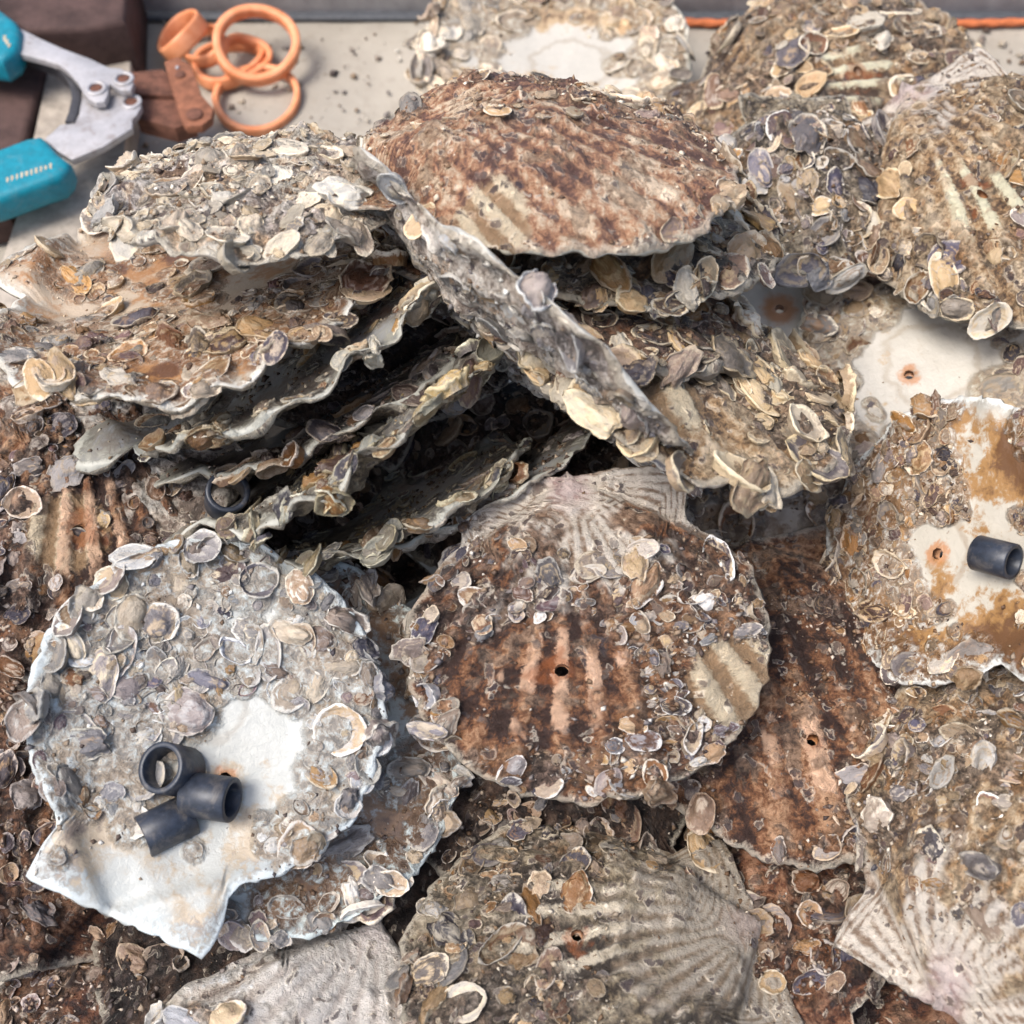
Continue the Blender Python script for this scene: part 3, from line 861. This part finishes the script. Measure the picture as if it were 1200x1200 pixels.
# leaning stack, upper left
scallop('wide shell with orange-brown hollow and frilly rim, at the left edge under the chalky shell', 228, 332, 42.2, 13.4, 'in', (-.24, .86, .45), (.75, -.35),
        depth=.13, outer='beige', inner='rusty', spat=140, size=(.3, .85), tint=(1.08, 1.0, .88), rimspat=34, backrim=20, seed=26, wav=.045, clear=[(300, 320, 50)])
scallop('chalky white lumpy shell lying on top at the upper left, below the rubber bands', 292, 228, 41.0, 10.2, 'out', (-.06, .93, .34), (-.95, -.1),
        depth=.11, outer='chalk', inner='dim', spat=130, size=(.26, .7), tint=(1.12, 1.1, 1.03), white=.45, rimspat=30, seed=27, crumbs=900, crust=.018, wav=.03)
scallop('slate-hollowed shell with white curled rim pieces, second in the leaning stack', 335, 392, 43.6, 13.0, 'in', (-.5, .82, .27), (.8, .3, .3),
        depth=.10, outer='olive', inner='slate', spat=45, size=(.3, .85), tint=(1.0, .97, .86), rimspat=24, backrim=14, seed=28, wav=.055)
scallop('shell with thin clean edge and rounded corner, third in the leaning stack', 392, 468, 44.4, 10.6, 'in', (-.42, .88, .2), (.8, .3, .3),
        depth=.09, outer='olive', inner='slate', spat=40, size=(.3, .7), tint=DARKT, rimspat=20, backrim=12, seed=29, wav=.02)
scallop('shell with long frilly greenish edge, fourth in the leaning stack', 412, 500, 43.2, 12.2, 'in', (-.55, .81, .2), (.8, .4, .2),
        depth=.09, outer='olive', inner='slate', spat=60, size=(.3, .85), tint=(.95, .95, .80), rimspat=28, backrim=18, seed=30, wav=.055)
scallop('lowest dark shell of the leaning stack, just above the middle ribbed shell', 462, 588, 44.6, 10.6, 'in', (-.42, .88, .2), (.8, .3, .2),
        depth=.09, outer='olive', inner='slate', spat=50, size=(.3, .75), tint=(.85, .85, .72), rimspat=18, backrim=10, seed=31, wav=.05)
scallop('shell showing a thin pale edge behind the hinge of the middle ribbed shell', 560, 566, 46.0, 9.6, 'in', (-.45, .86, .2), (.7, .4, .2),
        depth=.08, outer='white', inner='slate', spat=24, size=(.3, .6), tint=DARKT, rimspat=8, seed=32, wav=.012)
# upper middle group
scallop('steep shell seen edge-on, its long grey crusted rim slanting down to the right', 640, 408, 41.2, 13.7, 'out', (-.66, -.74, .13), (.74, -.66, 0),
        depth=.08, outer='white', inner='rusty', spat=80, size=(.28, .75), tint=(.98, 1.03, 1.1), white=.25, rimspat=12, backrim=6, seed=33, wav=.02)
scallop('reddish domed shell with fine ribs on top of the heap, upper middle', 655, 196, 40.6, 11.7, 'out', (.03, .91, .40), (1, -.04), a=.56, white=.25, cream=[(575, 195, 50)], nseg=300,
        depth=.22, outer='redbrown', inner='white', spat=30, size=(.24, .62), tint=(1.15, 1.08, .98), clear=[(620, 185, 90), (700, 190, 80), (640, 245, 60), (560, 200, 40)], rimspat=22, seed=34, crumbs=900, rib=.005, nrib=42, wav=.014)
scallop('dark crusted shell directly beneath the reddish domed top shell', 724, 264, 43.0, 11.2, 'out', (.10, .89, .44), (.9, -.2),
        depth=.16, outer='olive', inner='dim', spat=85, size=(.3, .85), tint=(.95, .9, .78), rimspat=26, seed=35)
scallop('yellowish crusted shell sloping right, below two shells of the reddish pile', 800, 440, 42.0, 12.0, 'out', (.33, .82, .44), (.75, -.45),
        depth=.13, wav=.03, cream=[(765, 455, 75)], outer='beige', inner='dim', spat=90, size=(.32, .9), tint=(1.08, 1.0, .82), white=.3, rimspat=30, seed=36, clear=[(765, 450, 60), (720, 430, 40)])
scallop('dark frilly-edged shell between the dark crusted shell and the yellowish sloping shell', 704, 352, 42.6, 10.8, 'out', (.22, .88, .38), (.8, -.3),
        depth=.12, wav=.05, outer='brown', inner='dim', spat=90, size=(.3, .9), tint=(1.0, .92, .78), white=.12, rimspat=34, seed=51)
# back row
scallop('shell with bright white bowl, inside up, beside the back wall', 648, 62, 62.0, 13.2, 'in', (0, .72, .70), (-.2, -.98),
        depth=.10, outer='beige', inner='white', spat=90, size=(.4, .95), tint=(1.1, 1.05, .96), white=.35, clear=[(645, 72, 66)], rimspat=44, seed=37, wav=.03)
scallop('tan crusted shell against the back wall, at the top right', 985, 98, 57.0, 12.8, 'out', (.0, .72, .70), (.9, .35),
        depth=.18, outer='beige', inner='white', spat=110, size=(.32, .85), tint=(1.1, 1.03, .9), hole=(1005, 86), clear=[(1010, 92, 42)], rimspat=24, seed=38, nrib=30, rib=.014)
scallop('tan shell with straight white ear, at the upper right edge', 1196, 226, 47.6, 11.9, 'out', (-.05, .62, .78), (.78, -.63), pale=.12,
        depth=.15, outer='beige', inner='white', spat=95, size=(.3, .75), tint=(1.12, 1.05, .92), hole=(1150, 228), clear=[(1150, 228, 40), (1040, 130, 40)], rimspat=22, seed=39, nrib=30, rib=.014, ears=(.3, .32), crumbs=900)
scallop('cream-bowled shell with small rust-ringed hole, right, above the amber shell', 1116, 414, 47.4, 11.6, 'in', (-.1, .55, .83), (-.3, .95),
        depth=.16, outer='beige', inner='white', spat=80, size=(.32, .85), tint=(1.05, .98, .86), hole=(1066, 438), clear=[(1085, 425, 75)], rimspat=30, seed=40, wav=.03)
scallop('grey crusted shell right of the reddish domed shell, with a white spat on its edge', 958, 226, 50.0, 8.4, 'out', (.28, .62, .73), (.3, -.9),
        depth=.16, outer='olive', inner='dim', spat=60, size=(.35, .9), tint=(1.05, 1.03, 1.0), rimspat=22, seed=41)
scallop('pale shell with bright rust spot around its hole, behind the dark crusted shells', 884, 362, 51.0, 9.6, 'in', (0, .5, .86), (-.3, .9),
        depth=.09, outer='beige', inner='white', spat=24, size=(.3, .7), tint=WARM, hole=(915, 362), clear=[(905, 350, 60), (915, 362, 40)], rimspat=6, seed=42, rust=.95)
# deep layer seen in the gaps, its lowest shells coloured near-black as shadow
scallop('dim shell with pale patch in the shadow above the rust-brown shell', 880, 612, 47.2, 11.4, 'in', (.1, .42, .9), (.2, .95),
        depth=.10, outer='olive', inner='dim', spat=85, size=(.3, .8), tint=(.85, .78, .7), clear=[(915, 640, 32)], rimspat=20, seed=43)
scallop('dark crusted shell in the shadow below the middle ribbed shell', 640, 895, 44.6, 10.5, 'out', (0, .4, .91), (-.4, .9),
        depth=.12, outer='gapshade', inner='dim', spat=70, size=(.3, .8), tint=DARKT, rimspat=20, seed=44)
scallop('pale ribbed shell corner poking out at the left edge under the wide shell', 150, 520, 45.2, 9.2, 'out', (-.1, .62, .77), (1, -.2),
        depth=.12, outer='white', inner='dim', spat=14, size=(.3, .6), tint=GREY, clear=[(70, 485, 50)], rimspat=4, seed=45, crumbs=150)
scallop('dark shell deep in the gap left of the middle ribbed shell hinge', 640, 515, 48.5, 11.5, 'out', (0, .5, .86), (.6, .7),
        depth=.14, outer='gapshade', inner='dim', spat=70, size=(.3, .8), tint=DARKT, rimspat=14, seed=46)
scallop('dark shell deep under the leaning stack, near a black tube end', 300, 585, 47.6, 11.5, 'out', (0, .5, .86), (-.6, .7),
        depth=.10, outer='gapshade', inner='dim', spat=60, size=(.3, .7), tint=DARKT, rimspat=14, seed=47)
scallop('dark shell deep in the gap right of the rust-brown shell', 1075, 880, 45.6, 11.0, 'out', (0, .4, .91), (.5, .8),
        depth=.10, outer='gapshade', inner='dim', spat=50, size=(.3, .7), tint=DARKT, rimspat=14, seed=48)

scallop('added dark shell in place of shaded floor, gap below the middle ribbed shell', 500, 985, 44.4, 9.5, 'out', (0, .42, .9), (.5, .8),  # shell added to darken a gap where only shaded tray floor lies
        depth=.06, outer='gapshade', inner='dim', spat=8, size=(.3, .6), tint=DARKT, rimspat=4, seed=49, crumbs=100, crust=.005)
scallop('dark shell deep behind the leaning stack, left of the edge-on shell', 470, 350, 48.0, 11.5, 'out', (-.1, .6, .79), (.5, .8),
        depth=.10, outer='gapshade', inner='dim', spat=60, size=(.3, .7), tint=DARKT, rimspat=14, seed=50)

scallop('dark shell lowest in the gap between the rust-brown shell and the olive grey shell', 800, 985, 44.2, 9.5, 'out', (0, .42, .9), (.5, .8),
        depth=.06, outer='gapshade', inner='dim', spat=14, size=(.3, .6), tint=DARKT, rimspat=4, seed=52, crumbs=200)
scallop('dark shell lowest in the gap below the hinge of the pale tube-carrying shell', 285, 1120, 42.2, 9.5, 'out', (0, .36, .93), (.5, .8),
        depth=.06, outer='gapshade', inner='dim', spat=20, size=(.3, .6), tint=DARKT, rimspat=4, seed=53, crumbs=300)

# ------------------------------------------------------------------ black tube pieces
M_TUBE = plain('black_plastic', (.022, .028, .042), .42, .5, 4, .4, .25, .0004, dust=.40, dustcol=(.16, .14, .12))
def tube(label, p, axis, L, ro, ri, colr=None):
    n = 40
    prof = [(ri, -L / 2 + .03), (ri + .025, -L / 2), (ro - .03, -L / 2), (ro, -L / 2 + .03), (ro, 0), (ro, L / 2 - .03), (ro - .03, L / 2), (ri + .025, L / 2), (ri, L / 2 - .03), (ri, 0)]
    V = [(r * math.cos(2 * math.pi * j / n) * CM, r * math.sin(2 * math.pi * j / n) * CM, z * CM) for r, z in prof for j in range(n)]
    k = len(prof)
    F = [(i * n + j, i * n + (j + 1) % n, ((i + 1) % k) * n + (j + 1) % n, ((i + 1) % k) * n + j) for i in range(k) for j in range(n)]
    o = put('tube_piece', mesh_from('tube_piece', V, F, M_TUBE))
    o.rotation_euler = Vector(axis).to_track_quat('Z', 'Y').to_euler()
    o.location = Vector(p) * CM
    tag(o, label, 'tube piece', 'short black plastic tube pieces')
    return o
def camdir(px, py, v):
    t = -(ray(px, py)).normalized(); r = (RIGHT - t * RIGHT.dot(t)).normalized(); u = t.cross(r)
    return r * v[0] + u * v[1] + t * v[2]
tube('upper left of three black tube pieces, its open end facing the viewer', at_d(202, 902, 38.7), camdir(202, 902, (-.55, .10, .83)), 1.35, .80, .62)
tube('bluish black tube piece lying right of the other two on the pale shell', at_d(246, 934, 38.5), camdir(246, 934, (.86, -.12, .42)), 1.55, .70, .52)
tube('lowest of three black tube pieces, lying on its side on the pale shell', at_d(196, 967, 38.6), camdir(196, 967, (.86, .44, -.10)), 1.60, .68, .50)
tube('black tube piece lying in the amber stained shell at the right edge', at_d(1166, 653, 39.25), camdir(1166, 653, (.80, -.22, .45)), 1.3, .58, .43)
tube('dark tube end in the shadow under the leaning stack of shells', at_d(266, 582, 42.2), camdir(268, 584, (.05, .25, .95)), 1.5, .74, .56)

# ------------------------------------------------------------------ plank and brown sacking, upper left
M_PLANK = plain('weathered_board', (.40, .345, .285), .7, .3, 1.2, .35, .5, .001)
def prism(name, pts, z0, z1, mat, bev=.12, parent=None, seg=2, smooth=True):
    bm = bmesh.new()
    vs_ = [bm.verts.new((p[0], p[1], z1)) for p in pts]
    f = bm.faces.new(vs_)
    if f.normal.z < 0: f.normal_flip()
    bm.normal_update()
    if f.normal.z < 0: bmesh.ops.reverse_faces(bm, faces=[f])
    r = bmesh.ops.extrude_face_region(bm, geom=[f])
    for v in r['geom']:
        if isinstance(v, bmesh.types.BMVert): v.co.z = z0
    bmesh.ops.recalc_face_normals(bm, faces=list(bm.faces))
    if bev:
        es = [e for e in bm.edges if abs(e.verts[0].co.z - e.verts[1].co.z) < 1e-6]
        bmesh.ops.bevel(bm, geom=es, offset=bev, segments=seg, affect='EDGES', profile=.6)
    for v in bm.verts: v.co *= CM
    me = bpy.data.meshes.new(name); bm.to_mesh(me); bm.free()
    me.materials.append(mat)
    if smooth:
        me.polygons.foreach_set('use_smooth', [True] * len(me.polygons))
        for e in me.edges: pass
        try: me.set_sharp_from_angle(angle=math.radians(40))
        except Exception: pass
    return put(name, me, parent)

def xy(px, py, z):
    p = at_z(px, py, z); return (p.x, p.y)
PZ = 2.2
o = prism('board', [xy(66, 30, PZ), xy(154, 30, PZ), xy(152, 120, PZ), xy(140, 235, PZ), xy(100, 420, PZ), xy(85, 560, PZ), xy(-60, 560, PZ), xy(-30, 400, PZ), xy(20, 250, PZ)], .06, PZ, M_PLANK, .15)
tag(o, 'weathered grey-beige board lying under the pliers', 'board')
for i, (ax_, ay_, bx_, by_) in enumerate([(72, 34, 86, 34), (138, 34, 151, 34)]):
    pass

M_SACK = plain('brown_timber', (.085, .05, .043), .75, .25, .6, .5, .6, .0015)
def timber(name, pts, z0, z1, label):
    o = prism(name, [xy(a, b, z1) for a, b in pts], z0, z1, M_SACK, .35, seg=3)
    tag(o, label, 'timber'); return o
timber('timber_block', [(-120, -60), (150, -60), (146, 24), (100, 33), (-120, 40)], .06, 4.6, 'dark red-brown timber block in the top left corner behind the board')
timber('timber_block', [(-120, 60), (55, 66), (30, 160), (4, 240), (-120, 260)], .06, 2.6, 'dark brown timber piece at the left edge between the plier handles')

# ------------------------------------------------------------------ pliers
M_STEEL = plain('dull_steel', (.44, .42, .42), .5, .5, 1.0, .2, .3, .0004, metal=.35, dust=.55, dustcol=(.24, .19, .16))
M_TEAL = plain('teal_grip', (.0, .20, .27), .45, .5, 2.5, .22, .2, .0004, dust=.35, dustcol=(.10, .22, .25))
M_RUST = plain('rusted_iron', (.15, .065, .042), .8, .3, 2.0, .5, .7, .001)
M_DARKM = plain('dark_metal', (.04, .038, .042), .5, .5)
M_PRINT = plain('faded_print', (.42, .36, .26), .6)
pl = bpy.data.objects.new('pliers', None); col.objects.link(pl)
tag(pl, 'pliers with teal grips, grey steel arms and rusty jaws at the upper left', 'pliers')
HZ = 4.2
def pp(pts, z): return [xy(a, b, z) for a, b in pts]
prism('arm', pp([(15, 24), (24, 33), (48, 45), (75, 57), (105, 68), (128, 79), (142, 80), (152, 87), (157, 97), (153, 106), (142, 106), (128, 98), (126, 112), (122, 119), (112, 120), (102, 115), (96, 106), (92, 98), (82, 86), (70, 76), (48, 69), (15, 61)], HZ + .55), HZ + .15, HZ + .55, M_STEEL, .1, pl)
prism('arm', pp([(93, 122), (97, 98), (112, 106), (126, 112), (140, 110), (152, 106), (162, 112), (166, 124), (160, 135), (155, 140), (155, 150), (120, 172), (84, 187), (66, 176), (52, 162), (62, 154), (70, 146), (86, 144), (92, 134)], HZ), HZ - .4, HZ, M_STEEL, .1, pl)
def grip(pts, z0, z1):
    o = prism('grip', pp(pts, z1), z0, z1, M_TEAL, .5, pl, 4)
    return o
g1 = grip([(-60, -22), (2, 10), (18, 22), (24, 33), (22, 50), (17, 60), (2, 70), (-60, 62)], HZ - .55, HZ + 1.0)
g2 = grip([(-60, 186), (-2, 172), (30, 160), (48, 157), (56, 164), (66, 176), (82, 188), (80, 196), (70, 207), (48, 214), (2, 231), (-60, 250)], HZ - 1.0, HZ + .55)
# illegible worn print on the grips
rsg = random.Random(3)
def marks(g, p0, p1, cnt, z, up):
    for k in range(cnt):
        f = (k + .5) / cnt
        x = p0[0] + (p1[0] - p0[0]) * f; y = p0[1] + (p1[1] - p0[1]) * f
        a = rsg.uniform(1.2, 2.0); b = rsg.uniform(2.2, 3.6)
        prism('print_mark', pp([(x - a, y - b), (x + a, y - b - .6), (x + a, y + b * rsg.uniform(-.2, 1)), (x - a * .2, y + b), (x - a, y + b * .6)], z), z - .08, z + .012, M_PRINT, 0, g)
marks(g2, (6, 212), (62, 194), 10, HZ + .55, 1)
marks(g1, (4, 43), (12, 56), 3, HZ + 1.0, 1)
def disc(name, px, py, z, r, h, mat, parent, ring=None):
    n = 28
    p = at_z(px, py, z)
    if ring:
        prof = [(ring, z), (ring, z + h), (r - .04, z + h), (r, z + h - .04), (r, z)]
    else:
        prof = [(.001, z + h * .9), (r * .6, z + h), (r - .04, z + h), (r, z + h - .05), (r, z)]
    V = [((p.x + q * math.cos(2 * math.pi * j / n)) * CM, (p.y + q * math.sin(2 * math.pi * j / n)) * CM, zz * CM) for q, zz in prof for j in range(n)]
    F = [(i * n + j, i * n + (j + 1) % n, (i + 1) * n + (j + 1) % n, (i + 1) * n + j) for i in range(len(prof) - 1) for j in range(n)]
    o = put(name, mesh_from(name, V, [f[::-1] for f in F], mat), parent)
    return o
for (a, b, z) in ((113, 104, HZ + .55), (145, 93, HZ + .55), (154, 120, HZ)):
    disc('rivet_ring', a, b, z + .002, .52, .10, M_STEEL, pl, .33)
    disc('rivet', a, b, z + .002, .31, .06, M_RUST, pl)
# black spring strip between the arms
def strip(name, pts, z0, z1, wd, mat, parent):
    P = [Vector((*xy(a, b, (z0 + z1) / 2), 0)) for a, b in pts]
    L = []; R_ = []
    for i, p in enumerate(P):
        t = (P[min(i + 1, len(P) - 1)] - P[max(i - 1, 0)]).normalized()
        nn = Vector((-t.y, t.x, 0))
        L.append(p + nn * wd / 2); R_.append(p - nn * wd / 2)
    return prism(name, [(v.x, v.y) for v in L + R_[::-1]], z0, z1, mat, .05, parent)
strip('spring', [(30, 66), (52, 74), (68, 80), (82, 93), (90, 107), (92, 122), (88, 140), (84, 150)], HZ - .7, HZ + .1, .45, M_DARKM, pl)
# rusty jaws and link plate
prism('jaw', pp([(150, 84), (190, 80), (205, 92), (212, 112), (158, 110)], HZ - .6), HZ - 1.5, HZ - .6, M_RUST, .15, pl)
prism('jaw', pp([(158, 115), (212, 116), (228, 142), (205, 150), (160, 138)], HZ - .8), HZ - 1.8, HZ - .8, M_RUST, .15, pl)
M_RUST2 = plain('orange_rust', (.25, .10, .055), .8, .3, 2.0, .45, .6, .001)
lk = prism('link_plate', pp([(192, 72), (208, 66), (224, 76), (236, 110), (250, 126), (248, 138), (236, 147), (218, 148), (212, 140), (200, 100)], HZ - .25), HZ - .75, HZ - .25, M_RUST2, .12, pl)
disc('rivet', 211, 88, HZ - .248, .28, .10, M_RUST, lk)
disc('rivet', 228, 135, HZ - .248, .42, .12, M_RUST, lk)
disc('rivet', 208, 80, HZ - .248, .10, .12, M_STEEL, lk)

# ------------------------------------------------------------------ orange rubber bands
def band_mat():
    q = NT('orange_rubber')
    oc = q.objco()
    c = q.mix(q.step(q.noise(oc, 1.5, 4, .6), .3, .7), (.70, .24, .10), (.80, .34, .17))
    m = q.done(c, .5, q.bump(q.noise(oc, 12, 3, .6), .15, .0004), .35)
    return m
M_BAND = band_mat()
def band(label, px, py, z, r, wd, nrm, asp=1.0, spin=0.0, th=.36, seed=0):
    rs = random.Random(seed)
    n = 72; h = [(k, rs.uniform(0, 6.28), rs.uniform(-.035, .035)) for k in (2, 3)]
    P = at_z(px, py, z)
    V = []; prof = [(-th, -wd), (-th, wd), (th, wd), (th, -wd)]
    sec = []
    for i in range(4):                      # rounded rectangle section
        a = prof[i]; b = prof[(i + 1) % 4]
        for f in (.14, .5, .86): sec.append((a[0] + (b[0] - a[0]) * f, a[1] + (b[1] - a[1]) * f))
    m = len(sec)
    for j in range(n):
        a = 2 * math.pi * j / n
        rr = r * (1 + sum(c * math.sin(k * a + p) for k, p, c in h))
        w_ = .10 * math.sin(2 * a + seed)
        for s0, s1 in sec:
            V.append(((rr + s0 / 2) * math.cos(a) * CM, (rr + s0 / 2) * asp * math.sin(a) * CM, (s1 / 2 + w_) * CM))
    F = [(j * m + i, ((j + 1) % n) * m + i, ((j + 1) % n) * m + (i + 1) % m, j * m + (i + 1) % m) for j in range(n) for i in range(m)]
    o = put('rubber_band', mesh_from('rubber_band', V, F, M_BAND))
    zc = Vector(nrm).normalized()
    o.rotation_euler = (zc.to_track_quat('Z', 'Y').to_matrix() @ Matrix.Rotation(spin, 3, 'Z')).to_euler()
    o.location = P * CM
    tag(o, label, 'rubber band', 'orange rubber bands by the pliers')
band('orange rubber band propped on edge, leftmost of the bunch above the rusty jaw', 213, 42, 1.9, 2.2, .95, (-.55, .2, .80), .62, math.radians(35), seed=1)
band('orange rubber band lying flat, nearest the chalky shell', 300, 116, .5, 2.35, .55, (.05, -.05, 1), .92, .3, seed=2)
band('largest orange rubber band, a round ring leaning on the others at upper right', 301, 52, 1.9, 2.1, .8, (.12, -.35, .93), .98, .2, seed=3, th=.46)
band('orange rubber band lying beneath the round ring, middle of the bunch', 268, 74, .55, 2.0, .7, (.0, .1, 1), .80, .9, seed=4)
band('small orange rubber band seen through the round ring', 288, 66, .9, 1.35, .6, (.25, -.1, .95), .9, .3, seed=5)
band('orange rubber band crossing diagonally in front of the rusty link plate', 238, 52, 1.1, 2.1, .7, (-.35, .1, .93), .55, math.radians(50), seed=6)

# ------------------------------------------------------------------ orange cord at the foot of the wall
def cord(label, x0, x1, y, z, r):
    n = 10; m = int((x1 - x0) * 7)
    V = []
    for i in range(m + 1):
        x = x0 + (x1 - x0) * i / m
        yo = .06 * math.sin(x * .9)
        for j in range(n):
            a = 2 * math.pi * j / n
            rr = r * (1 + .16 * math.cos(2 * a + x * 5.5))
            V.append((x * CM, (y + yo + rr * math.cos(a)) * CM, (z + rr * math.sin(a)) * CM))
    F = [(i * n + j, i * n + (j + 1) % n, (i + 1) * n + (j + 1) % n, (i + 1) * n + j) for i in range(m) for j in range(n)]
    q = plain('orange_cord', (.55, .16, .06), .7, .3, 2, .3, .4, .0006)
    o = put('cord', mesh_from('cord', V, F, q))
    tag(o, label, 'cord')
cord('thin twisted orange cord lying along the foot of the back wall', at_z(790, 22, .5).x, at_z(1330, 22, .5).x, WALL_Y - .85, .32, .22)

# ------------------------------------------------------------------ grit on the tray
g = np.random.RandomState(77)
V = []; F = []; rn = []
cnt = 420
for k in range(cnt):
    px, py = (g.uniform(150, 520), g.uniform(25, 200)) if k < 300 else (g.uniform(1050, 1200), g.uniform(30, 150))
    p = at_z(px, py, .1)
    s_ = .05 + .28 * g.uniform() ** 5
    B = OCT * (1 + .5 * g.uniform(-1, 1, (6, 1))) * s_
    an = g.uniform(0, 6.28)
    for b in B:
        V.append(((p.x + b[0] * math.cos(an) - b[1] * math.sin(an)) * CM, (p.y + b[0] * math.sin(an) + b[1] * math.cos(an)) * CM, (.12 + b[2] * .7) * CM))
        rn.append(0)
    r = g.uniform() ** .6
    rn[-6:] = [r] * 6
    F += [tuple(6 * k + i for i in f) for f in OCTF]
me = mesh_from('shell_grit', V, F, M_CRUMB)
at = me.attributes.new('rnd', 'FLOAT', 'POINT'); at.data.foreach_set('value', np.array(rn, np.float32))
o = put('shell_grit', me)
tag(o, 'pale shell grit scattered on the tray floor', 'grit', kind='stuff')
